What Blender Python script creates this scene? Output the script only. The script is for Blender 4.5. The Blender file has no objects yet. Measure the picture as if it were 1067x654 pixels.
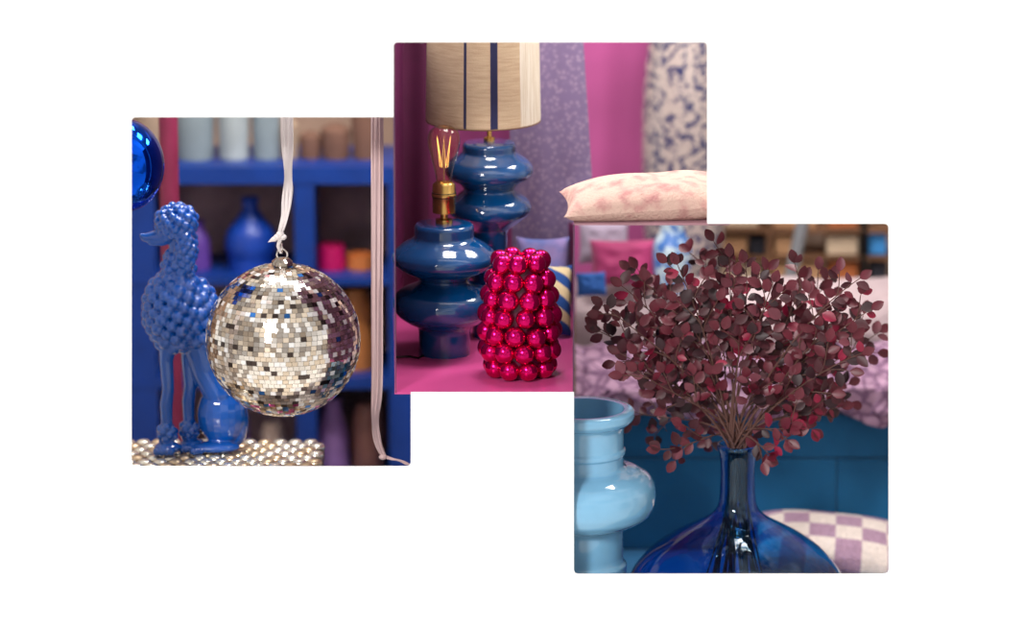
import bpy, math, random
from mathutils import Vector, Matrix, Euler, noise
from mathutils.geometry import tessellate_polygon
random.seed(7)
S=0.0025; D=11.0; TH=math.radians(13)
ct,st=math.cos(TH),math.sin(TH)
T0=Vector((0,0,1.5)); F=Vector((0,ct,-st)); U=Vector((0,st,ct)); C=T0-D*F

def ray(px,py):
    a=(px-533.5)*S/D; b=(327-py)*S/D
    return Vector((a,0,0))+F+U*b
def P(px,py,y):
    d=ray(px,py); return C+d*((y-C.y)/d.y)
def PZ(px,py,z):
    d=ray(px,py); return C+d*((z-C.z)/d.z)
def sc(y,py=327):
    d=ray(533.5,py); return S*((y-C.y)/d.y)/D

# ---------------------------------------------------------------- materials
def lin(c):
    o=[]
    for v in c:
        v=v/255.0
        o.append(v/12.92 if v<=0.04045 else ((v+0.055)/1.055)**2.4)
    return o
def M(name,c,rough=.5,metal=0,var=.12,vs=12,bump=0,bs=120,c2=None,thr=None,soft=.03,trans=0,ior=1.45,coat=0,emit=0,sheen=0,tex='noise',stretch=None,spec=.5):
    m=bpy.data.materials.new(name); m.use_nodes=True
    nt=m.node_tree; N=nt.nodes; L=nt.links
    b=N['Principled BSDF']
    b.inputs['Roughness'].default_value=rough; b.inputs['Metallic'].default_value=metal
    b.inputs['Transmission Weight'].default_value=trans; b.inputs['IOR'].default_value=ior
    b.inputs['Coat Weight'].default_value=coat; b.inputs['Coat Roughness'].default_value=.05
    b.inputs['Sheen Weight'].default_value=sheen
    b.inputs['Specular IOR Level'].default_value=spec
    l=lin(c); 
    tc=N.new('ShaderNodeTexCoord'); mp=N.new('ShaderNodeMapping'); L.new(tc.outputs['Object'],mp.inputs[0])
    if stretch: mp.inputs['Scale'].default_value=stretch
    if tex=='noise':
        t=N.new('ShaderNodeTexNoise'); t.inputs['Scale'].default_value=vs; t.inputs['Detail'].default_value=3; out=t.outputs['Fac']
    elif tex=='voronoi':
        t=N.new('ShaderNodeTexVoronoi'); t.feature='DISTANCE_TO_EDGE'; t.inputs['Scale'].default_value=vs; out=t.outputs['Distance']
    elif tex=='cells':
        t=N.new('ShaderNodeTexVoronoi'); t.inputs['Scale'].default_value=vs; out=t.outputs['Distance']
    else:
        t=N.new('ShaderNodeTexWave'); t.inputs['Scale'].default_value=vs; t.inputs['Distortion'].default_value=2.5; t.bands_direction='DIAGONAL'; out=t.outputs['Fac']
    L.new(mp.outputs[0],t.inputs['Vector'])
    r=N.new('ShaderNodeValToRGB'); L.new(out,r.inputs[0])
    if c2 is None:
        A=[x*(1-var) for x in l]; Bc=[min(1,x*(1+var)) for x in l]
        r.color_ramp.elements[0].position=.3; r.color_ramp.elements[1].position=.7
    else:
        A=l; Bc=lin(c2); th=.5 if thr is None else thr
        r.color_ramp.elements[0].position=max(0,th-soft); r.color_ramp.elements[1].position=min(1,th+soft)
    r.color_ramp.elements[0].color=(*A,1); r.color_ramp.elements[1].color=(*Bc,1)
    L.new(r.outputs[0],b.inputs['Base Color'])
    if emit:
        L.new(r.outputs[0],b.inputs['Emission Color']); b.inputs['Emission Strength'].default_value=emit
    if bump:
        n2=N.new('ShaderNodeTexNoise'); n2.inputs['Scale'].default_value=bs; L.new(tc.outputs['Object'],n2.inputs['Vector'])
        bm=N.new('ShaderNodeBump'); bm.inputs['Strength'].default_value=bump; bm.inputs['Distance'].default_value=.01
        L.new(n2.outputs['Fac'],bm.inputs['Height']); L.new(bm.outputs[0],b.inputs['Normal'])
    return m

# ---------------------------------------------------------------- mesh builder
class MB:
    def __init__(s): s.v=[]; s.f=[]; s.m=[]
    def add(s,vs,fs,mi=0):
        o=len(s.v); s.v+= [tuple(v) for v in vs]
        for i,f in enumerate(fs):
            s.f.append([o+k for k in f]); s.m.append(mi[i] if isinstance(mi,list) else mi)
    def sphere(s,c,r,seg=16,ring=10,mi=0,rot=None):
        if not hasattr(r,'__len__'): r=(r,r,r)
        vs=[];fs=[]; c=Vector(c)
        for i in range(ring+1):
            ph=math.pi*i/ring
            for j in range(seg):
                t=2*math.pi*j/seg
                v=Vector((r[0]*math.sin(ph)*math.cos(t),r[1]*math.sin(ph)*math.sin(t),r[2]*math.cos(ph)))
                if rot: v=rot@v
                vs.append(c+v)
        for i in range(ring):
            for j in range(seg):
                k=(j+1)%seg
                if i==0: fs.append([0*seg+j,(i+1)*seg+j,(i+1)*seg+k])
                elif i==ring-1: fs.append([i*seg+j,(i+1)*seg+j,i*seg+k])
                else: fs.append([i*seg+j,(i+1)*seg+j,(i+1)*seg+k,i*seg+k])
        s.add(vs,fs,mi)
    def lathe(s,prof,c,seg=64,mi=0,matf=None,cap=True):
        vs=[];fs=[];ms=[]
        n=len(prof)
        for r,z in prof:
            for j in range(seg):
                t=2*math.pi*j/seg
                vs.append((c[0]+r*math.cos(t),c[1]+r*math.sin(t),z))
        for i in range(n-1):
            for j in range(seg):
                k=(j+1)%seg
                fs.append([i*seg+j,i*seg+k,(i+1)*seg+k,(i+1)*seg+j])
                ms.append(matf(i,2*math.pi*(j+.5)/seg) if matf else mi)
        if cap:
            if prof[0][0]>1e-4: fs.append([j for j in range(seg)][::-1]); ms.append(mi)
            if prof[-1][0]>1e-4: fs.append([(n-1)*seg+j for j in range(seg)]); ms.append(mi)
        s.add(vs,fs,ms)
    def tube(s,pts,rad,seg=8,mi=0):
        pts=[Vector(p) for p in pts]; n=len(pts)
        if not hasattr(rad,'__len__'): rad=[rad]*n
        vs=[];fs=[]
        up=Vector((0.13,0.9,0.3)).normalized()
        for i in range(n):
            t=(pts[min(i+1,n-1)]-pts[max(i-1,0)])
            if t.length<1e-9: t=Vector((0,0,1))
            t.normalize()
            a=t.cross(up)
            if a.length<1e-3: a=t.cross(Vector((1,0,0)))
            a.normalize(); b=a.cross(t)
            for j in range(seg):
                an=2*math.pi*j/seg
                vs.append(pts[i]+(a*math.cos(an)+b*math.sin(an))*rad[i])
        for i in range(n-1):
            for j in range(seg):
                k=(j+1)%seg
                fs.append([i*seg+j,i*seg+k,(i+1)*seg+k,(i+1)*seg+j])
        fs.append(list(range(seg))[::-1]); fs.append([(n-1)*seg+j for j in range(seg)])
        s.add(vs,fs,mi)
    def box(s,a,b,mi=0):
        x0,y0,z0=a;x1,y1,z1=b
        vs=[(x0,y0,z0),(x1,y0,z0),(x1,y1,z0),(x0,y1,z0),(x0,y0,z1),(x1,y0,z1),(x1,y1,z1),(x0,y1,z1)]
        s.add(vs,[[0,3,2,1],[4,5,6,7],[0,1,5,4],[1,2,6,5],[2,3,7,6],[3,0,4,7]],mi)
    def pbox(s,px0,py0,px1,py1,y0,y1,mi=0):
        a=P(px0,py1,y0); b=P(px1,py0,y0)
        s.box((a.x,y0,a.z),(b.x,y1,b.z),mi)
    def torus(s,c,R,r,axis='y',seg=32,ring=8,mi=0):
        vs=[];fs=[]
        for i in range(seg):
            t=2*math.pi*i/seg
            for j in range(ring):
                q=2*math.pi*j/ring
                a=(R+r*math.cos(q)); h=r*math.sin(q)
                if axis=='y': v=(c[0]+a*math.cos(t),c[1]+h,c[2]+a*math.sin(t))
                elif axis=='x': v=(c[0]+h,c[1]+a*math.cos(t),c[2]+a*math.sin(t))
                else: v=(c[0]+a*math.cos(t),c[1]+a*math.sin(t),c[2]+h)
                vs.append(v)
        for i in range(seg):
            for j in range(ring):
                k=(i+1)%seg;l=(j+1)%ring
                fs.append([i*ring+j,k*ring+j,k*ring+l,i*ring+l])
        s.add(vs,fs,mi)
    def done(s,name,mats,smooth=True,angle=40,bevel=0):
        me=bpy.data.meshes.new(name); me.from_pydata(s.v,[],s.f)
        for m in mats: me.materials.append(m)
        me.polygons.foreach_set('material_index',s.m)
        me.polygons.foreach_set('use_smooth',[smooth]*len(s.f))
        me.update()
        if smooth: me.set_sharp_from_angle(angle=math.radians(angle))
        ob=bpy.data.objects.new(name,me); bpy.context.collection.objects.link(ob)
        if bevel:
            bv=ob.modifiers.new('b','BEVEL'); bv.width=bevel; bv.segments=3; bv.limit_method='ANGLE'
        return ob
def smoothprof(pts,sub=5):
    out=[]
    n=len(pts)
    for i in range(n-1):
        p0=pts[max(i-1,0)];p1=pts[i];p2=pts[i+1];p3=pts[min(i+2,n-1)]
        for k in range(sub):
            t=k/sub
            out.append(tuple(.5*((2*p1[d])+(-p0[d]+p2[d])*t+(2*p0[d]-5*p1[d]+4*p2[d]-p3[d])*t*t+(-p0[d]+3*p1[d]-3*p2[d]+p3[d])*t**3) for d in (0,1)))
    out.append(tuple(pts[-1]))
    return [(max(a,0),b) for a,b in out]
def pprof(cx,pts,y,zbase=None,sub=5):
    """pts: (halfwidth px, py) bottom->top"""
    k=sc(y,sum(p[1] for p in pts)/len(pts))
    pr=[(h*k,P(cx,py,y).z) for h,py in pts]
    if zbase is not None:
        pr=[p for p in pr if p[1]>zbase+.001]; pr=[(pr[0][0],zbase)]+pr
    return smoothprof(pr,sub) if sub>1 else pr
def roundcut(pr,f=.28,n=4):
    """fillet each interior vertex of a polyline profile"""
    out=[pr[0]]
    for a,b,c_ in zip(pr[:-2],pr[1:-1],pr[2:]):
        la=math.dist(a,b); lc=math.dist(b,c_); r=min(la,lc)*f
        p=(b[0]+(a[0]-b[0])*r/la,b[1]+(a[1]-b[1])*r/la); q=(b[0]+(c_[0]-b[0])*r/lc,b[1]+(c_[1]-b[1])*r/lc)
        for k in range(n+1):
            t=k/n; out.append(((1-t)**2*p[0]+2*t*(1-t)*b[0]+t*t*q[0],(1-t)**2*p[1]+2*t*(1-t)*b[1]+t*t*q[1]))
    out.append(pr[-1]); return out

# ---------------------------------------------------------------- palette
wallM=M('white_paint',(250,250,250),rough=.9,var=0.0)
floorM=M('pale_floor',(225,222,218),rough=.6,var=.05)
silverG=M('grout',(150,138,122),rough=.5,metal=.4)
cobalt=M('cobalt_glaze',(2,84,178),rough=.18,coat=1,var=.08)
blueChrome=M('blue_chrome',(10,80,215),rough=.06,metal=1,var=.05)
navyG=M('navy_glaze',(4,62,114),rough=.12,coat=1,var=.1)
brass=M('brass',(205,165,95),rough=.25,metal=1)
blackM=M('black_plastic',(12,12,14),rough=.4)
satin=M('satin_ribbon',(214,205,204),rough=.3,var=.12,vs=20,stretch=(1,1,.15),sheen=.4)
pinksat=M('pink_satin',(196,168,168),rough=.35,var=.12,vs=20,stretch=(1,1,.15),sheen=.4)
shelfBlue=M('blue_shelf_paint',(12,54,134),rough=.4)
magChrome=M('magenta_chrome',(208,8,98),rough=.15,metal=.9,var=.05)

# ---------------------------------------------------------------- room
inner=[]
def corner(px,py,dx0,dy0,dx1,dy1,r=5):
    a=(px-dx0*r,py-dy0*r); b=(px+dx1*r,py+dy1*r)
    for k in range(6):
        t=k/5
        q=((1-t)**2*a[0]+2*t*(1-t)*px+t*t*b[0],(1-t)**2*a[1]+2*t*(1-t)*py+t*t*b[1])
        inner.append(P(q[0],q[1],0))
corner(410,44,0,-1,1,0); corner(737,44,1,0,0,1)
inner.append(P(737,233,0)); corner(926,233,1,0,0,1); corner(926,598,0,1,-1,0); corner(598,598,-1,0,0,-1)
inner.append(P(598,409,0)); inner.append(P(428,409,0)); corner(428,486,0,1,-1,0); corner(137,486,-1,0,0,-1); corner(137,122,0,-1,1,0)
inner.append(P(410,122,0))
outer=[Vector((-5,0,0)),Vector((5,0,0)),Vector((5,0,3.3)),Vector((-5,0,3.3))]
tris=tessellate_polygon([outer,inner])
allp=outer+inner; n=len(allp); th=.008
mb=MB(); vs=[v.copy() for v in allp]+[v+Vector((0,th,0)) for v in allp]
fs=[list(t) for t in tris]+[[i+n for i in t][::-1] for t in tris]
for i in range(len(inner)):
    a=4+i;b=4+(i+1)%len(inner); fs.append([a,b,b+n,a+n])
mb.add(vs,fs); mb.done('wall_front',[wallM],smooth=False)
mb=MB(); mb.box((-5,-13,-.05),(5,2.6,0)); mb.done('floor',[floorM],False)
mb=MB(); mb.box((-5,2.4,0),(5,2.45,3.3)); mb.done('wall_back',[M('taupe_wall',(150,125,110),rough=.9,var=.3,vs=3)],False)
plum=M('plum_paint',(92,58,86),rough=.9)
def partition(name,px,pya,pyb,y1,mat,slope=False):
    a=P(px,pya,0.008);b=P(px,pyb,0.008); c=P(px,pya,y1); 
    mb=MB(); t=.001
    vs=[]
    for x0,y,zt in ((a.x,0.008,a.z),(c.x,y1,c.z if slope else a.z)):
        for z in (b.z,zt):
            vs+= [(x0-t,y,z),(x0+t,y,z)]
    mb.add(vs,[[0,2,6,4],[1,5,7,3],[0,1,3,2],[4,6,7,5],[2,3,7,6],[0,4,5,1]])
    mb.done(name,[mat],False)
partition('wall_partition',410,30,409.5,1.15,plum)
partition('wall_partition.001',598,233.5,409.5,1.12,plum,True)

# ================================================================= PICTURE 1
pd=.45
tz=P(200,469,pd).z
yb=PZ(200,457,tz).y
mercA=M('mercury_silver',(244,234,220),rough=.25,metal=.8,var=.2,vs=60)
mercB=M('mercury_gold',(230,206,172),rough=.28,metal=.8,var=.25,vs=60)
mercC=M('mercury_dark',(130,112,98),rough=.3,metal=.6)  # darker metal for the table slab and legs
mb=MB()
xl=P(110,486,.1).x; xr=P(335,470,.4).x; y0t=.13
mb.box((xl,y0t,tz-.06),(xr,yb,tz-.018),2)
step=.042
ny=int((yb-y0t)/step)+1; nx=int((xr-xl)/step)+1
for j in range(ny):
    for i in range(nx):
        x=xl+.018+i*step+(j%2)*.5*step; y=y0t+.018+j*step
        if x>xr-.012: continue
        mb.lathe([(.0165,tz-.018),(.0205,tz-.013),(.0205,tz-.009),(.0175,tz-.004),(.0115,tz-.0008),(.005,tz),(0,tz)],(x,y),16,mi=random.choice([0,0,1]),cap=False)
for i in range(nx+1):
    x=xl+.018+i*step
    if x<xr: mb.lathe([(.010,tz-.06),(.018,tz-.04),(.0205,tz-.02),(.019,tz-.008),(.013,tz-.003)],(x,y0t-.004),16,mi=random.choice([0,1,0]))
for (x,y) in ((xl+.04,y0t+.05),(xr-.04,y0t+.05),(xl+.04,yb-.04),(xr-.04,yb-.04)):
    mb.tube([(x,y,0),(x,y,tz-.05)],.015,12,2)
mb.done('mosaic_side_table',[mercA,mercB,mercC])

# --- poodle
def Q(px,py,dp=0): 
    k=sc(pd,py); v=P(px,py,pd); return Vector((v.x,pd+dp*k,v.z)),k
mb=MB()
def ell(px,py,rx,ry,rd,dp=0,seg=20,ring=14,rot=None):
    c,k=Q(px,py,dp); mb.sphere(c,(rx*k,rd*k,ry*k),seg,ring,0,rot)
def curls(px,py,rx,ry,rd,dp,n,r,ymin=-1,ymax=1):
    c,k=Q(px,py,dp)
    for i in range(n):
        z=1-2*(i+.5)/n; 
        if not(ymin<=z<=ymax): continue
        t=i*2.39996; q=math.sqrt(1-z*z)
        p=c+Vector((rx*q*math.cos(t),rd*q*math.sin(t),ry*z))*k
        rr=r*k*random.uniform(.85,1.12)
        mb.sphere(p,rr,12,8)
def chain(pts,n=14):
    for a,b in zip(pts[:-1],pts[1:]):
        for i in range(n+1):
            t=i/n; v=[a[q]+(b[q]-a[q])*t for q in range(4)]
            c,k=Q(v[0],v[1],v[2]); mb.sphere(c,v[3]*k,12,8)
ell(184,231,17,15,16); curls(184,230,19.5,17,18,0,60,5.0)
ell(174,243,13,10,10); chain([(172,245,0,9),(163,245,0,6.8),(155,246,0,5.2),(151,246,0,4.6)]); chain([(170,250,0,5),(157,251,0,3.2)]); ell(148.5,244,3.4,2.8,3.4)
ell(168,238,2.4,2.4,1.6,-9)
for dp in (-13,13):
    ell(193,255,7,18,5,dp); curls(194,258,8.5,19,6,dp,34,4.6)
chain([(186,252,0,10),(186,275,0,13),(186,296,0,18)]); curls(186,277,15,19,14,0,40,5.0)
ell(184,324,27,38,24); curls(183,322,30,41,26,0,112,7.2)
ell(205,328,14,33,20,4); curls(207,330,17,36,21,4,60,6.8)
chain([(176,352,-9,10),(174,372,-9,7.5),(176,402,-10,6.5),(174,418,-10,7),(175,452,-11,5.6)])
chain([(197,352,8,10),(196,375,6,8),(198,402,4,6.8),(196,418,4,7),(197,452,3,5.7)])
curls(175,447,8,9,8,-11,20,4.2); curls(197,447,8,9,8,3,20,4.2)
for (x,d) in ((174,-14),(199,-2)):
    ell(x+2,461,14,6.5,11,d)
    for q in (-7,-2,3,8): ell(x+q-2,463,3.9,4.6,5,d-9)
chain([(207,354,4,18),(214,385,4,15),(228,408,4,18)])
ell(231,431,26,33,20,4); ell(224,462,27,6,13,-8); ell(246,438,13,28,14,8)
for q in (0,6,12): ell(203+q*.6,464,4,4.2,5,-19+q*.3)
ob=mb.done('poodle_figurine',[cobalt])
rm=ob.modifiers.new('r','REMESH'); rm.mode='VOXEL'; rm.voxel_size=.0024; rm.use_smooth_shade=True
sm=ob.modifiers.new('s','SMOOTH'); sm.factor=.5; sm.iterations=2
zmin=min(v.co.z for v in ob.data.vertices); ob.location.z+= tz-zmin-.001

# --- blue chrome ornament hanging
yb1=.3; mb=MB(); c=P(128,172,yb1);k=sc(yb1)
mb.sphere(c,(43*k,43*k,49*k),48,32,0)
mb.lathe([(8*k,c.z+48*k),(8*k,c.z+54*k),(0,c.z+55*k)],(c.x,c.y),16,mi=1)
mb.tube([(c.x,c.y,c.z+54*k),(c.x,c.y,3.05)],.0015,6,2)
mb.done('blue_bauble',[blueChrome,brass,blackM])

# --- disco ball
yd=.22; c=P(295,353.5,yd); k=sc(yd,353); R=80.5*k
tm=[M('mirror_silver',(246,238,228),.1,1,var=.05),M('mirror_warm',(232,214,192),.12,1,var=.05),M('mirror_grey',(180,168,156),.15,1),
    M('reflection_white',(252,250,248),.3,.7,var=0),M('reflection_dark',(85,74,70),.15,1),M('reflection_blue',(70,135,215),.15,1),M('reflection_pink',(225,90,170),.15,1),silverG]  # white, dark, blue and pink tints are painted reflections
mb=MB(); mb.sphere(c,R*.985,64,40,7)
rows=50
for i in range(rows):
    l0=-math.pi/2+math.pi*i/rows; l1=l0+math.pi/rows; lm=(l0+l1)/2
    nn=max(5,round(2*math.pi*math.cos(lm)*R/(math.pi*R/rows*1.2)))
    off=random.random()
    for j in range(nn):
        t0=2*math.pi*(j+off)/nn; t1=t0+2*math.pi/nn; tmid=(t0+t1)/2
        nrm=Vector((math.cos(lm)*math.cos(tmid),math.cos(lm)*math.sin(tmid),math.sin(lm)))
        e=Vector((-math.sin(tmid),math.cos(tmid),0)); u=nrm.cross(e)
        n2=(nrm+e*random.gauss(0,.045)+u*random.gauss(0,.045)).normalized()
        e2=(e-n2*e.dot(n2)).normalized(); u2=n2.cross(e2)
        w=math.pi*R*math.cos(lm)/nn*.94; h=math.pi*R/rows/2*.93
        ct0=c+nrm*R
        vs=[ct0-e2*w-u2*h,ct0+e2*w-u2*h,ct0+e2*w+u2*h,ct0-e2*w+u2*h]
        base=[v-nrm*.0025 for v in vs]
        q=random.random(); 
        if lm<-.75 and q<.3: mi=random.choice([5,6,2,6,5])  # lower rows: pink and blue reflections put into the tile colour
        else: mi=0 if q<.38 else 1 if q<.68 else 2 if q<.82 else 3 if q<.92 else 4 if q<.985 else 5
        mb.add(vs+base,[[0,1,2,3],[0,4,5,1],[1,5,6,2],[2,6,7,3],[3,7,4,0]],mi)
mb.lathe([(11*k,c.z+R*.975),(11*k,c.z+R+3*k),(7*k,c.z+R+6*k),(0,c.z+R+6.5*k)],(c.x,c.y),24,mi=2)
mb.torus((c.x,c.y,c.z+R+10*k),5.5*k,1.0*k,'y',24,8,0)
mb.torus((c.x,c.y,c.z+R+17*k),4.5*k,.8*k,'x',24,8,0)
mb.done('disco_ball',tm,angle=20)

def ribbon(mb,pts,y,mi=0,sub=8):
    out=[]
    n=len(pts)
    for i in range(n-1):
        p0=pts[max(i-1,0)];p1=pts[i];p2=pts[i+1];p3=pts[min(i+2,n-1)]
        for q in range(sub):
            t=q/sub
            out.append([.5*((2*p1[d])+(-p0[d]+p2[d])*t+(2*p0[d]-5*p1[d]+4*p2[d]-p3[d])*t*t+(-p0[d]+3*p1[d]-3*p2[d]+p3[d])*t**3) for d in range(4)])
    out.append(list(pts[-1]))
    vs=[];fs=[]; W=(-1,-.75,-.5,-.25,0,.25,.5,.75,1)
    for i,(px,py,hw,tw) in enumerate(out):
        v=P(px,py,y);k=sc(y,py)
        for s_ in W:
            bow=(.25*(1-s_*s_)+.16*math.cos(s_*9+i*.12))*hw*k
            vs.append(v+Vector((math.cos(tw)*s_*hw*k-math.sin(tw)*bow,math.sin(tw)*s_*hw*k-math.cos(tw)*bow,0)))
        if i:
            a=(i-1)*9;b=i*9
            for q in range(8): fs.append([a+q,a+q+1,b+q+1,b+q])
    mb.add(vs,fs,mi)
mb=MB()
ribbon(mb,[(299,-60,6,0),(299,60,6,.1),(299,122,6.5,.2),(300,150,7,.5),(301,180,6.5,.9),(299,205,5.5,.3),(297,225,4.5,-.5),(292,243,3,.2)],yd)
ribbon(mb,[(297,122,5,.6),(297,160,5,1.3),(301,200,4.5,.4),(294,240,2.6,0)],yd+.004)
for (dx,dy,r) in ((0,244,3.6),(-3,247,3.4),(3,247,3.2),(-6,249,2.8)):
    v=P(292+dx,dy,yd); mb.sphere(v,(r*k*1.2,r*k,r*k),12,8)
ribbon(mb,[(286,247,2.5,0),(282,252,3,.4)],yd)
ribbon(mb,[(293,247,2.4,0),(290,256,2,.2),(293,264,1.4,.2)],yd-.004)
mb.done('hanging_ribbon',[satin])
mb=MB()
ribbon(mb,[(393,-60,6.5,0),(393,122,6.5,.15),(393,200,6.5,-.1),(393,300,6.2,.1),(393,400,6,.2),(391,440,5.5,.8),(394,462,4,.2),(401,478,3,.5)],.24)
ribbon(mb,[(398,474,3,.1),(408,478,3.5,.8),(418,480,3,.2),(426,484,3,.4)],.24)
v=P(399,476,.24); mb.sphere(v,(.011,.008,.008),12,8)
mb.done('hanging_ribbon.001',[pinksat])
mb=MB(); zr=P(299,-60,yd).z+.013
mb.tube([(-1.6,yd+.0,zr),(P(408,-60,.26).x,yd,zr)],.012,16); mb.done('hanging_rail',[M('steel',(170,170,172),.3,1)])

# --- blue shelf behind
ys=1.75; mb=MB()
def sb(a,b,c_,d,y0=ys,y1=ys+.35,mi=0): mb.pbox(a,b,c_,d,y0,y1,mi)
def post(a,b,py0):
    A=P(a,py0,ys);B_=P(b,py0,ys); mb.box((A.x,ys+.003,0),(B_.x,ys+.347,A.z))
post(128,160,190); post(306,327,178); post(404,440,178)
sb(100,174,439,192); sb(100,289,439,297); sb(100,393,439,405); sb(100,500,439,512)
A=P(100,560,ys);B_=P(439,174,ys); mb.box((A.x,ys+.35,0),(B_.x,ys+.37,P(0,193,ys).z),1)
mb.done('blue_shelf_unit',[shelfBlue,M('shelf_back_mauve',(175,145,145),.8,var=.5,vs=5)],False)
def vase(name,cx,pts,y,mats,zbase=None,seg=48,sub=5,fillet=False,wall_=.03):
    c_=P(cx,pts[0][1],y); mb=MB()
    pr=pprof(cx,pts,y,zbase,1 if fillet else sub)
    if fillet: pr=roundcut(pr,.35,4)
    top=pr[-1]; pr=pr+[(top[0]*.85,top[1]-.001),(top[0]*.8,top[1]-wall_)]
    mb.lathe(pr,(c_.x,y),seg); return mb.done(name,mats)
shz=P(0,289,ys).z+.0005; yo=ys+.13
vase('blue_bottle_vase',262,[(12,300),(24,268),(27,255),(24,240),(13,225),(7,214),(10,206)],yo,[M('matte_blue',(24,66,165),.35)],shz)
vase('purple_vase',206,[(8,300),(14,268),(13,250),(7,236),(9,230)],yo,[M('matte_purple',(95,60,150),.5)],shz)
vase('magenta_bowl',346,[(8,300),(15,275),(14,262),(13,255)],yo,[M('pink_glaze',(180,20,90),.3)],shz)
vase('orange_pot',376,[(10,300),(14,280),(14,264)],yo,[M('orange_glaze',(205,120,60),.5)],shz)
shz2=P(0,393,ys).z+.0005
vase('amber_pot',372,[(12,400),(18,372),(18,350),(16,320),(12,300)],yo,[M('amber_glaze',(205,130,70),.4)],shz2)
vase('magenta_pot',346,[(8,400),(12,380),(10,362),(6,352)],yo,[M('pink_glaze2',(190,30,105),.4)],shz2)
shz3=P(0,500,ys).z+.0005
vase('lilac_vase',347,[(12,505),(17,470),(16,450),(9,425),(10,415)],yo,[M('lilac_glaze',(160,120,180),.4)],shz3)
vase('cream_vase',285,[(12,505),(14,470),(12,450),(8,440)],yo,[M('cream_glaze',(215,190,170),.4)],shz3)
vase('brown_vase',384,[(12,505),(16,470),(16,440),(12,420)],yo,[M('brown_glaze',(140,95,85),.4)],shz3)
vase('purple_bottle',250,[(12,505),(12,470),(10,440),(6,425)],yo,[M('purple_glaze',(110,80,160),.4)],shz3)
mb=MB(); z=P(0,174,ys).z
for (a,b,c_,d,mi) in ((182,60,226,174,0),(226,50,262,174,2),(262,70,294,174,0),(292,132,312,174,1),(312,146,336,174,3),(334,138,366,174,3),(366,100,396,174,3),(140,90,176,174,1)):
    A=P((a+c_)/2,174,ys+.15); hw=(c_-a)/2*sc(ys,170); h=P(0,b,ys).z-z
    mb.lathe(roundcut([(hw*.85,z),(hw*.98,z+h*.5),(hw,z+h*.8),(hw*.92,z+h*.86),(hw*.3,z+h),(0,z+h)],.3,3),(A.x,ys+.15),28,mi)
mb.done('storage_baskets',[M('grey_teal',(128,142,148),.8),M('beige_wicker',(160,138,118),.8),M('pale_linen',(160,170,172),.8),M('brown_wicker',(112,80,66),.8)])
mb=MB(); A=P(167,300,.95);B_=P(187,300,.95)
mb.lathe([((B_.x-A.x)/2,0),((B_.x-A.x)/2,3.1)],((A.x+B_.x)/2,1.0),32); mb.done('rose_pillar',[M('rose_paint',(142,46,80),.5)])

# ================================================================= PICTURE 2
tz2=P(500,409,.01).z
mb=MB()
a=P(410,409,.01);b=P(598,409,.01)
xa,xb=a.x+.003,b.x-.003; xc,xd=P(410,330,1.1).x+.003,P(598,330,1.1).x-.003
vs=[]
for z in (tz2-.004,tz2): vs+=[(xa,.01,z),(xb,.01,z),(xd,1.1,z),(xc,1.1,z)]
mb.add(vs,[[0,3,2,1],[4,5,6,7],[0,1,5,4],[1,2,6,5],[2,3,7,6],[3,0,4,7]])
mb.done('pink_display_table',[M('pink_lacquer',(190,70,130),.35,var=.06,vs=4)],False)

def curtain(name,cols,y,mat,amp=.015,folds=10,nrow=24):
    mb=MB(); vs=[];fs=[]; m=nrow
    n=len(cols)
    for i,(a,b,c_,d) in enumerate(cols):
        for j in range(m+1):
            t=j/m; v=P(a+(c_-a)*t,b+(d-b)*t,y)
            v.y+=amp*math.sin(i/n*folds*2*math.pi)+amp*.3*math.sin(i/n*folds*5+ t*3)
            vs.append(v)
    for i in range(n-1):
        for j in range(m): fs.append([i*(m+1)+j,i*(m+1)+j+1,(i+1)*(m+1)+j+1,(i+1)*(m+1)+j])
    mb.add(vs,fs); return mb.done(name,[mat],angle=180)
def cols(x0,x1,yt,yb_,n=90):
    return [(x0+(x1-x0)*i/n,yt,x0+(x1-x0)*i/n,yb_) for i in range(n+1)]
curtain('magenta_curtain',cols(411,597,-20,330),1.06,M('magenta_fabric',(150,58,118),.8,var=.15,vs=5,sheen=.2),.006,3)
curtain('plum_curtain',cols(420,447,-20,332),1.0,M('dark_plum_fabric',(84,20,60),.8,var=.2,vs=6),.004,1)
cl=[]
for i in range(101):
    t=i/100; xb_=535+(626-535)*t
    if xb_<596: cl.append((528+(604-528)*t,-20,xb_,330))
    else:
        xt=528+(604-528)*t; f=(232+20)/(330+20)
        cl.append((xt,-20,xt+(xb_-xt)*f,232))
curtain('patterned_curtain',cl,.96,M('lilac_pattern_fabric',(158,138,164),.85,c2=(122,104,140),thr=.3,soft=.22,tex='cells',vs=75),.004,2)
curtain('magenta_curtain.001',cols(585,690,-20,330),1.9,M('magenta_fabric2',(158,70,124),.8,var=.1,vs=4),.006,2)

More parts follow.
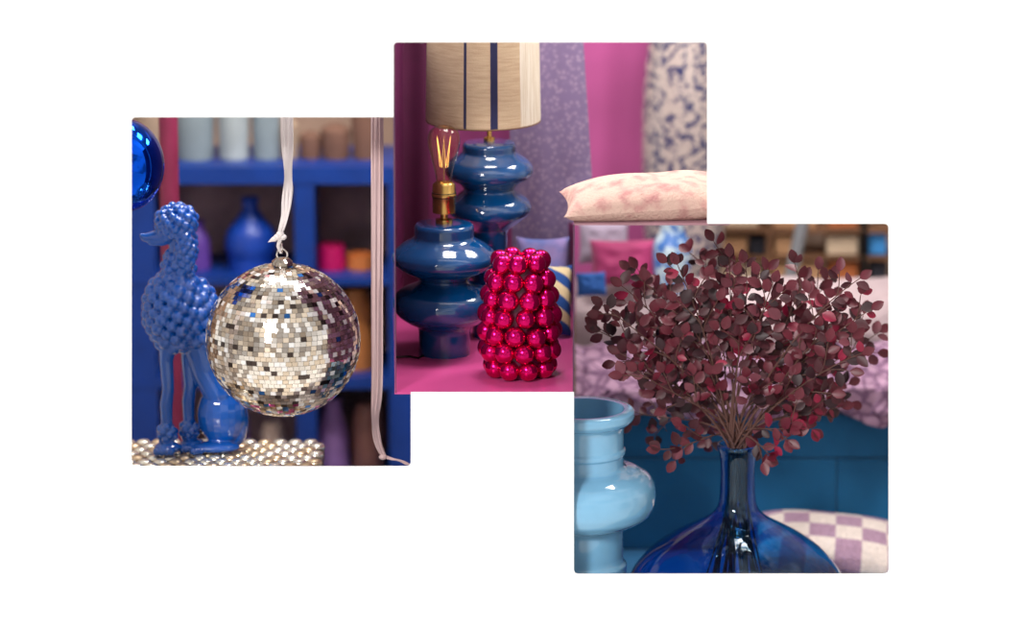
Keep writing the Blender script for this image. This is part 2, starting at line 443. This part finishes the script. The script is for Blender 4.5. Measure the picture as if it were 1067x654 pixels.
# front lamp
y1=PZ(463,374,tz2).y+27*sc(.38,300)
def profile_lamp(cx,pts,y,zb_): return roundcut(pprof(cx,pts,y,zb_,1),.42,5)
mb=MB()
fp=[(27,378),(27,344),(29,339),(40,334),(50,326),(54,317),(54,311),(49,304),(38,298),(28,294),(25,291),(30,287),(45,280),(54,272),(55,266),(51,260),(42,253),(34,249),(31,246),(31,236),(29,233),(20,232),(0,231.5)]
x=P(463,300,y1).x
mb.lathe(profile_lamp(463,fp,y1,tz2),(x,y1),96,0)
Z=lambda py:P(463,py,y1).z; k=sc(y1,200); ty=lambda r,p:(r*k,Z(p))
mb.lathe([ty(9,233),ty(9,228),ty(4,227),ty(4,222)],(x,y1),24,1)
mb.lathe([ty(12,221),ty(12,205),ty(13,204),ty(13,201),ty(12,200),ty(12,192),ty(9,189)],(x,y1),32,1)
mb.lathe([ty(12.8,205),ty(12.8,200)],(x,y1),32,2)
g=[(8,191),(9,182),(12,170),(15.5,156),(17,147),(15.5,138),(10,132.5),(4,130.5),(0,130)]
o=smoothprof([ty(a,b) for a,b in g],5); inn=[(max(a-.0008,0),b-(.0008 if a<.02 else 0)) for a,b in o][::-1]
mb.lathe(o+inn,(x,y1),48,3,cap=False)
mb.tube([(x,y1,Z(190)),(x,y1,Z(172)),(x,y1,Z(150))],.0012,8,1)
pts=[]
for s_ in range(13):
    an=s_*math.pi/6; up=s_%2
    pts.append(Vector((x+math.cos(an)*(4+4*up)*k,y1+math.sin(an)*(4+4*up)*k,Z(174 if not up else 143))))
mb.tube(pts,.0006,6,4)
mb.torus((x,y1,Z(174)),4*k,.0006,'z',20,6,1)
z=tz2+.003
mb.tube([Vector((x-20*k,y1-.03,z)),Vector((x-27*k,y1-.07,z)),Vector((x-36*k,y1-.05,z)),Vector((x-50*k,y1-.06,z))],.003,8,2)
filM=M('filament_glow',(255,205,120),.5,emit=2.2)
bulbG=M('amber_glass',(255,240,220),.02,trans=1,ior=1.25,var=0)
mb.done('edison_bulb_lamp',[navyG,brass,blackM,bulbG,filM],angle=60)
# rear lamp with shade
y2=.66
mb=MB()
rp=[(20,372),(20,240),(22,236),(34,228),(45,220),(48,213),(44,206),(34,199),(28,195),(34,189),(45,183),(50,177),(49,171),(44,165),(34,159),(30,156),(30,149),(28,146),(16,145),(0,144.5)]
x=P(510,300,y2).x
mb.lathe(profile_lamp(510,[(a*.93,b+2) for a,b in rp],y2,tz2),(x,y2),96,0)
Z=lambda py:P(507,py,y2).z; k=sc(y2,100)
mb.lathe([ty(6,150),ty(6,143),ty(2.6,142),ty(2.6,70)],(x,y2),20,1)
sx=P(503.5,100,y2).x
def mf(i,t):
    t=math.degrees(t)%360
    for (lo,hi,m) in ((250.5,253.5,3),(278,285.5,3),(311,360,5),(0,12,5),(60,66,3),(100,105,3),(150,155,3)):  # broad pale range: lit right side painted into the shade
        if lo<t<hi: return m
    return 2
pr=[ty(59.5,125),ty(60,122),ty(57,-30)]; inn=[(a-.002,b) for a,b in pr][::-1]
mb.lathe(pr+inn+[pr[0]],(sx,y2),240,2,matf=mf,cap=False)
mb.torus((sx,y2,Z(125)),59.3*k,.0025,'z',96,8,6)
for a in (0,math.pi/3*2,math.pi/3*4):
    mb.tube([(x,y2,Z(75)),(sx+math.cos(a)*57*k,y2+math.sin(a)*57*k,Z(75))],.0015,6,1)
linenA=M('linen',(188,162,134),.9,c2=(204,182,152),thr=.5,soft=.15,vs=70,stretch=(.25,.25,3),bump=.2,bs=300)
stripe=M('navy_stripe',(40,42,78),.9); linenLit=M('lit_side_linen',(226,218,204),.9,c2=(206,192,170),thr=.5,soft=.1,vs=70,stretch=(3,3,.1))  # navy is a real stripe; the pale linen paints the lit side
mb.done('striped_table_lamp',[navyG,brass,linenA,stripe,linenA,linenLit,M('brown_trim',(110,80,60),.8)],angle=60)

# bauble vase
y3=PZ(542,400,tz2).y+40*sc(.2,400)
mb=MB(); k=sc(y3,340); cx=P(541.5,330,y3).x
z0=tz2+11*k; z1=P(541,272,y3).z
nr=7
for i in range(nr):
    t=i/(nr-1); z=z0+(z1-z0)*t
    rad=[29,33.5,34.5,34,31.5,28,22][i]*k
    cnt=[9,10,10,10,9,8,7][i]
    for j in range(cnt):
        an=2*math.pi*(j+.5*(i%2)+random.uniform(-.06,.06))/cnt+.16
        rr=random.uniform(10.1,11.2)*k
        mb.sphere((cx+rad*math.cos(an),y3+rad*math.sin(an),z+(random.uniform(-1.2,1.2)*k if i else rr-11*k+.0003)),rr,28,18,0)
mb.lathe(smoothprof([(24*k,tz2),(27*k,tz2+.04),(28*k,z0+.16),(21*k,z1-.02),(15*k,z1+.003),(13*k,z1-.01),(12*k,z1-.1)]),(cx,y3),32,1)
mb.done('bauble_vase',[magChrome,M('dark_berry',(80,8,45),.3)])

# pillows
def pillow(name,c_,w,h,t,rot,mats,matf=None,n=40,wob=.0,pw=4,zc=None,ex=.55):
    mb=MB(); R_=rot.to_matrix(); vs=[];fs=[];ms=[]
    for s_ in (1,-1):
        o=len(vs)
        for i in range(n+1):
            for j in range(n+1):
                u=-1+2*i/n; v=-1+2*j/n
                x=u*w/2*(1-.07*(1-v*v)*abs(u)); y=v*h/2*(1-.07*(1-u*u)*abs(v))
                z=s_*t/2*(max(0,1-abs(u)**pw)**ex)*(max(0,1-abs(v)**pw)**ex)
                z+=wob*noise.noise(Vector((u*2.3,v*2.3,s_)))*(1-u*u)*(1-v*v)
                p=c_+R_@Vector((x,y,z))
                if zc is not None and p.z<zc+.001: p.z=zc+.001
                vs.append(p)
        for i in range(n):
            for j in range(n):
                f=[o+i*(n+1)+j,o+(i+1)*(n+1)+j,o+(i+1)*(n+1)+j+1,o+i*(n+1)+j+1]
                fs.append(f if s_>0 else f[::-1]); ms.append(matf((i+.5)/n,(j+.5)/n) if matf else 0)
    mb.add(vs,fs,ms); return mb.done(name,mats,angle=180)
mb=MB(); a=P(598,233,.01);b=P(760,233,.01)
mb.box((a.x,.009,a.z-.004),(b.x,.34,a.z)); mb.done('display_shelf',[M('shelf_ply',(150,110,120),.7)],False)
palec=M('ivory_rose_fabric',(190,158,146),.9,c2=(168,118,116),thr=.6,soft=.12,vs=26,bump=.5,bs=180)
pc=P(668,214,.16)
pillow('ivory_cushion',Vector((pc.x+.025,.155,a.z+.036)),.47,.27,.12,Euler((math.radians(3),math.radians(-3),math.radians(2))),[palec],wob=.016,zc=a.z,pw=2.6,ex=.48)
vase('spotted_jar',712,[(28,345),(33,320),(38,290),(43,240),(45,180),(45,110),(41,60),(35,20),(30,-10),(32,-20)],1.76,
     [M('spotted_ceramic',(46,48,88),.25,c2=(170,156,150),thr=.47,soft=.05,vs=52,coat=.6)],None)
mb=MB(); q=P(712,345,1.76); mb.lathe([(.1,0),(.1,.02),(.07,.04),(.07,q.z-.02),(.095,q.z)],(q.x,1.76),32); mb.done('jar_stand',[M('stand_wood',(90,60,50),.6)])
bc=P(579,300,.62)
pillow('patterned_cushion',Vector((bc.x-.002,.66,tz2+.10)),.095,.2,.05,Euler((math.radians(72),0,math.radians(-4))),[M('ikat_fabric',(30,70,135),.9,c2=(205,185,145),thr=.5,soft=.06,tex='wave',vs=7)])
bc=P(566,300,.78)
pillow('blue_cushion',Vector((bc.x,.86,tz2+.12)),.15,.23,.06,Euler((math.radians(76),0,0)),[M('slate_fabric',(85,95,150),.9,c2=(130,112,160),thr=.5,soft=.1,vs=14)])

# ================================================================= PICTURE 3
teal=M('teal_velvet',(2,94,142),.75,var=.1,vs=5,sheen=.15,bump=.1,bs=60)
ysf=.98
sz_top=P(800,432,ysf).z; sz_seat=P(800,572,ysf).z
xl=P(599,500,ysf).x; x8=P(872,500,ysf).x; xr=P(985,500,ysf).x
zmid=P(800,478,ysf).z
mb=MB()
for (xa_,xb_) in ((xl,x8),(x8,xr)):
    mb.box((xa_+.0005,ysf,sz_seat),(xb_-.0005,ysf+.26,zmid))
mb.box((xl,ysf+.006,zmid+.0005),(xr,ysf+.26,sz_top))
mb.box((xl,.67,sz_seat-.13),(xr,ysf+.26,sz_seat-.0005)); mb.box((xl,.69,.12),(xr,ysf+.26,sz_seat-.132))
for x in (xl+.05,xr-.05):
    for y in (.74,1.12): mb.tube([(x,y,0),(x,y,.13)],.02,12)
mb.done('teal_sofa',[teal],True,30,bevel=.006)
def drape(name,x0,x1,pts,mat,amp,n=140,fr=9):
    P2=[]
    for i in range(len(pts)-1):
        for q in range(8):
            t=q/8; P2.append((pts[i][0]*(1-t)+pts[i+1][0]*t,pts[i][1]*(1-t)+pts[i+1][1]*t))
    P2.append(pts[-1]); mb=MB(); vs=[];fs=[]; m=len(P2)
    for i in range(n+1):
        x=x0+(x1-x0)*i/n
        for j,(y,z) in enumerate(P2):
            a=noise.noise(Vector((x*fr,j*.16,1.3)))+.5*noise.noise(Vector((x*fr*2.5,j*.3,5)))
            edge=noise.noise(Vector((x*6,9,0)))*.02 if j==0 else 0
            vs.append((x,y-abs(a)*amp*.8,z+a*amp+edge))
    for i in range(n):
        for j in range(m-1): fs.append([i*m+j,(i+1)*m+j,(i+1)*m+j+1,i*m+j+1])
    mb.add(vs,fs); return mb.done(name,[mat],angle=180)
Z=lambda py,y:P(800,py,y).z
lace=M('mauve_lace',(112,78,110),.9,c2=(176,140,166),thr=.1,soft=.09,tex='voronoi',vs=22,bump=.9,bs=45,sheen=.15)
drape('lilac_throw',P(600,400,.95).x,P(975,400,.95).x,[(ysf-.03,Z(435,ysf-.03)),(ysf-.045,Z(418,ysf)),(ysf-.02,Z(397,ysf)),(ysf+.05,Z(382,ysf+.05)),(ysf+.14,Z(368,ysf+.14)),(ysf+.22,Z(356,ysf+.22)),(ysf+.24,Z(366,ysf+.24))],lace,.038)
drape('cream_blanket',P(600,330,1.3).x,P(980,330,1.3).x,[(1.27,Z(400,1.27)),(1.27,Z(345,1.27)),(1.3,Z(325,1.3)),(1.38,Z(308,1.38)),(1.46,Z(296,1.46)),(1.56,Z(290,1.56)),(1.58,Z(340,1.58))],
      M('pale_mauve_fleece',(172,154,158),.95,var=.15,vs=8,bump=.5,bs=60),.02,fr=5)
mb=MB(); mb.box((P(600,330,1.3).x,1.31,0),(P(980,330,1.3).x,1.54,Z(345,1.31))); mb.done('storage_bench',[M('bench_wood',(120,90,80),.7)],False)
def cush(name,px,py,y,w,h,t,rx,rz,mats):
    v=P(px,py,y); return pillow(name,v,w,h,t,Euler((math.radians(rx),0,math.radians(rz))),mats,wob=.01)
cush('magenta_cushion',650,274,1.36,.2,.14,.08,70,3,[M('berry_velvet',(155,38,95),.7,sheen=.3)])
cush('grey_cushion',629,252,1.48,.15,.13,.08,75,0,[M('grey_mauve_fabric',(160,147,167),.9)])
cush('blue_cushion.001',616,296,1.24,.09,.07,.06,70,10,[M('blue_fabric',(36,90,165),.8)])
vase('blue_pattern_jar',700,[(16,300),(20,275),(20,255),(13,240),(12,225)],1.3,[M('delft_ceramic',(60,100,160),.3,c2=(165,182,192),thr=.5,soft=.04,vs=26)],Z(300,1.34))
woodD=M('dark_wood',(120,84,60),.6,var=.3,vs=6,stretch=(1,1,6))
yw=2.0; mb=MB()
for (a,b,c_,d) in ((742,238,930,243),(742,268,930,271),(742,300,930,304)):
    A=P(a,d,yw);B_=P(c_,b,yw); mb.box((A.x,yw,A.z),(B_.x,yw+.2,B_.z),0)
for a in (742,800,899,960):
    A=P(a,150,yw); mb.box((A.x,yw-.003,0),(A.x+.018,yw+.21,P(0,150,yw).z),1 if a==899 else 0)
mb.done('wooden_rack',[woodD,blackM],False)
cs=[M('kraft',(190,146,108),.8),M('sand',(215,192,165),.8),M('rust',(185,105,60),.8),M('ink',(40,40,50),.8),M('sky_blue_box',(60,140,210),.6)]
for i,(a,b,c_,d,mi) in enumerate(((750,248,778,267,0),(782,250,797,267,3),(808,246,830,267,0),(862,247,894,267,1),(906,240,924,267,4),(750,275,792,299,1),(806,274,856,299,0),(864,274,894,299,2),(908,276,924,299,3),(750,212,790,237,1),(806,205,850,237,0),(864,212,894,237,2))):
    mb=MB(); z=P(0,(267 if d==267 else 300 if d==299 else 238),yw).z+.0005; A=P(a,b,yw+.02);B_=P(c_,b,yw+.02)
    mb.box((A.x,yw+.02,z),(B_.x,yw+.16,A.z)); mb.box((A.x-.003,yw+.017,A.z-.012),(B_.x+.003,yw+.163,A.z+.002))
    mb.done('gift_box' if i==0 else 'gift_box.%03d'%i,[cs[mi]],False,bevel=.002)
mb=MB(); mb.tube([P(815,330,1.7),P(850,170,1.7)],.02,16); mb.done('metal_pole',[M('grey_metal',(150,155,160),.35,.6)])
# coffee table
cz=P(760,716,.3).z
mb=MB(); xa=P(560,600,.3).x; xb=P(960,600,.3).x
mb.box((xa,.03,cz-.03),(xb,.6,cz))
for x in (xa+.04,xb-.04):
    for y in (.07,.56): mb.box((x-.02,y-.02,0),(x+.02,y+.02,cz-.03))
mb.done('coffee_table',[M('lilac_lacquer',(190,170,200),.4)],False,bevel=.004)
pale=M('pale_blue_glaze',(118,172,206),.12,coat=1,var=.05)
yv=.215
vase('pale_blue_totem_vase',606,[(46,716),(46,600),(47,586),(44,583),(43,578),(43,551),(45,546),(60,541),(71,534),(76,524),(77,514),(76,504),(71,495),(60,489),(46,486),(43,483),(43,473),(45,471),(45,467),(43,465),(43,446),(45,441),(51,438),(54,434),(54,427),(51,425)],yv,[pale],cz+.0005,96,fillet=True,wall_=.1)
# blue glass vase
yg=.33; kg=sc(yg,560)
gp=[(60,716),(84,706),(106,680),(118,648),(119,625),(111,600),(94,578),(73,562),(52,550),(35,541),(25,533),(20,524),(18.5,510),(18,495),(18.5,480),(20,471),(22,466),(22,463)]
pr=[(h*kg,P(768,py,yg).z) for h,py in gp]; pr[0]=(pr[0][0],cz+.0005)
o=smoothprof(pr,6); inn=[(max(a-.003,0),b+(.004 if i==0 else 0)) for i,(a,b) in enumerate(o)][::-1]
gx=P(768,560,yg).x
mb=MB(); 
prof=[(0,cz+.002),]+[(o[0][0]*.9,cz+.0005)]+o[1:]+inn[:-1]+[(0,cz+.008)]
mb.lathe(prof,(gx,yg),128,0,cap=False)
glass=M('cobalt_glass',(95,185,242),.0,trans=1,ior=1.45,var=0)
mb.torus((gx,yg,o[-1][1]),21*kg,.003,'z',64,10,0)
mb.done('blue_glass_vase',[glass],angle=180)
chA=M('cream_boucle',(216,202,194),1,var=.1,vs=90,bump=1,bs=170); chB=M('mauve_boucle',(162,130,152),1,var=.15,vs=90,bump=1,bs=170)
v=P(868,590,.82)
pillow('checkered_cushion',Vector((v.x,.825,sz_seat+.055)),.46,.27,.14,Euler((math.radians(14),math.radians(5),math.radians(-3))),[chA,chB],lambda u,w:(int(u*6)+int(w*4))%2,n=84,pw=3,zc=sz_seat,ex=.5)

# ---- burgundy branches
random.seed(21)
mb=MB()
nk=Vector((gx,yg,P(768,463,yg).z))
leafM=[M('leaf_dark',(60,14,26),.5,var=.2,vs=30),M('leaf_mid',(86,20,36),.45,var=.2,vs=30),M('leaf_red',(128,14,50),.45,var=.2,vs=30),M('leaf_pale',(98,44,56),.45,var=.15,vs=30),M('leaf_deep',(40,10,20),.5,var=.2,vs=30)]
stemM=M('twig',(84,54,48),.7)
def leaf(p,d,nrm,L_,W_,mi):
    d=d.normalized(); s_=d.cross(nrm)
    if s_.length<1e-3: return
    s_.normalize(); nn=s_.cross(d)
    prof=[(0,0),(.18,.62),(.42,1),(.68,.9),(.88,.5),(1,0)]
    vs=[];fs=[]
    for t,w in prof:
        b=p+d*L_*t-nn*(.12*L_*t*t)
        vs+= [b-s_*W_*w*.5+nn*W_*w*.16,b,b+s_*W_*w*.5+nn*W_*w*.16]
    for i in range(len(prof)-1):
        a=i*3;b=a+3
        fs+=[[a,a+1,b+1,b],[a+1,a+2,b+2,b+1]]
    mb.add(vs,fs,mi)
def rv(): return Vector((random.gauss(0,1),random.gauss(0,1),random.gauss(0,1)))
def leaves(pts,start,Lb=.040,gap=.0205,red=.1):
    acc=0;side=1
    for i in range(1,len(pts)):
        if i/len(pts)<start: continue
        seg=pts[i]-pts[i-1]; acc+=seg.length
        while acc>gap:
            acc-=gap; side=-side
            t=seg.normalized(); s_=t.cross(Vector((0,1,0)))+rv()*.35
            d=(t*.6+s_*side*.9).normalized()
            nrm=Vector((random.gauss(0,.5),-1,random.gauss(.4,.5))).normalized()
            L_=Lb*random.uniform(.7,1.15); q=random.random()
            mi=2 if q<red else 0 if q<.42 else 1 if q<.70 else 4 if q<.90 else 3
            p=pts[i-1]+seg*random.random()
            leaf(p+d*.004,d,nrm,L_,L_*random.uniform(.6,.76),mi)
    t=(pts[-1]-pts[-2]).normalized(); leaf(pts[-1],t,Vector((0,-1,.3)),Lb,Lb*.65,1)
def bez(a,b,c_,d,n=24):
    return [a*(1-t)**3+b*3*t*(1-t)**2+c_*3*t*t*(1-t)+d*t**3 for t in [i/n for i in range(n+1)]]
tips=[(628,318),(648,298),(622,340),(646,368),(664,280),(686,298),(706,276),(735,272),(760,268),(776,274),(806,294),(838,292),(866,288),(896,290),(908,322),(916,346),(898,368),(884,400),(876,424),(848,430),(824,445),(690,398),(664,386),(672,336),(716,330),(750,318),(790,322),(830,332),(866,338),(698,362),(806,372),(842,384),(740,408),(786,410),(815,415),(650,425),(688,468),(802,474),(735,440),(858,360),(770,350)]
for (tx,ty_) in tips:
    dep=yg+random.uniform(-.15,.2)
    if ty_>440: dep=yg-.1
    tip=P(tx,ty_,dep)
    a=nk+Vector((random.uniform(-.026,.026),random.uniform(-.026,.026),-.01))
    lean=(tip-nk)
    b=a+Vector((lean.x*.2,lean.y*.15,max(.10,lean.z*.42)))
    if ty_>440: b=a+Vector((lean.x*.1,lean.y*.4,.09))
    c_=tip-Vector((lean.x*.3,lean.y*.3,lean.z*.22))+rv()*.012
    pts=bez(a,b,c_,tip)
    under=a+Vector((-(lean.x)*.12+random.uniform(-.05,.05),random.uniform(-.05,.05),-.38))
    mb.tube([under,a+Vector((0,0,-.12))]+pts,[.0022,.0028]+[.0032*(1-.65*i/len(pts)) for i in range(len(pts))],6,5)
    rd=.3 if (tx>800 and ty_>380) else .1 if tx>740 else .04
    leaves(pts,.46 if ty_<440 else .3,red=rd)
    ns=4 if ty_<440 else 2
    for q in range(ns):
        f=.45+.48*(q+random.random())/ns
        i=max(1,int((len(pts)-1)*f)); p=pts[i]; t=(pts[i]-pts[i-1]).normalized()
        s_=t.cross(Vector((0,1,0))).normalized()*(1 if q%2 else -1)
        d=(t*.85+s_*.6+rv()*.18).normalized()
        L_=random.uniform(.07,.13)*(1.1-.4*f); e=p+d*L_+Vector((0,0,.012))
        tw=bez(p,p+(t*.7+d*.3)*L_*.35,e-d*L_*.3,e,8)
        mb.tube(tw,[.0015]*8+[.0008],5,5); leaves(tw,.2,red=rd)
mb.done('burgundy_branches',leafM+[stemM],angle=50)

# ================================================================= light
w=bpy.data.worlds.new('World'); bpy.context.scene.world=w; w.use_nodes=True
nt=w.node_tree; bg=nt.nodes['Background']
tc=nt.nodes.new('ShaderNodeTexCoord'); nz=nt.nodes.new('ShaderNodeTexNoise'); nz.inputs['Scale'].default_value=3.2; nz.inputs['Detail'].default_value=1.5
rp_=nt.nodes.new('ShaderNodeValToRGB'); nt.links.new(tc.outputs['Generated'],nz.inputs['Vector']); nt.links.new(nz.outputs['Fac'],rp_.inputs[0]); nt.links.new(rp_.outputs[0],bg.inputs[0])
rp_.color_ramp.elements[0].position=.42; rp_.color_ramp.elements[0].color=(.38,.35,.33,1)
rp_.color_ramp.elements[1].position=.6; rp_.color_ramp.elements[1].color=(1.0,.98,.96,1)
bg.inputs[1].default_value=1.0
sl=bpy.data.lights.new('sun','SUN'); sl.energy=2.6; sl.angle=math.radians(10); sl.color=(1,.98,.95)
so=bpy.data.objects.new('sun',sl); bpy.context.collection.objects.link(so); so.location=(-3,-5,5)
so.rotation_euler=Vector((.35,.85,-.5)).to_track_quat('-Z','Y').to_euler()
def area(name,loc,size,e,col,tgt):
    l=bpy.data.lights.new(name,'AREA'); l.size=size; l.energy=e; l.color=col
    o=bpy.data.objects.new(name,l); bpy.context.collection.objects.link(o); o.location=loc
    o.rotation_euler=(Vector(tgt)-Vector(loc)).to_track_quat('-Z','Y').to_euler()
area('added_fill_left',(-.8,.8,3.0),.5,30,(1,.95,.9),(-.8,1.6,1.4))  # added unseen area light, brightens the left background
area('added_fill_mid',(.0,.5,3.1),.4,22,(1,.97,.95),(0,.9,1.5))  # added unseen area light over the middle display
area('added_fill_right',(.8,.9,3.0),.5,27,(1,.95,.9),(.7,1.2,1.2))  # added unseen area light, lifts the sofa and throw

# ================================================================= camera
cd=bpy.data.cameras.new('camera'); co=bpy.data.objects.new('camera',cd); bpy.context.collection.objects.link(co)
co.location=C; co.rotation_euler=F.to_track_quat('-Z','Y').to_euler()
cd.sensor_width=36; cd.lens=36*D/(1067*S); cd.clip_end=60
cd.dof.use_dof=True; cd.dof.focus_distance=D+.2; cd.dof.aperture_fstop=cd.lens/175
bpy.context.scene.camera=co
bpy.context.scene.view_settings.view_transform='Standard'
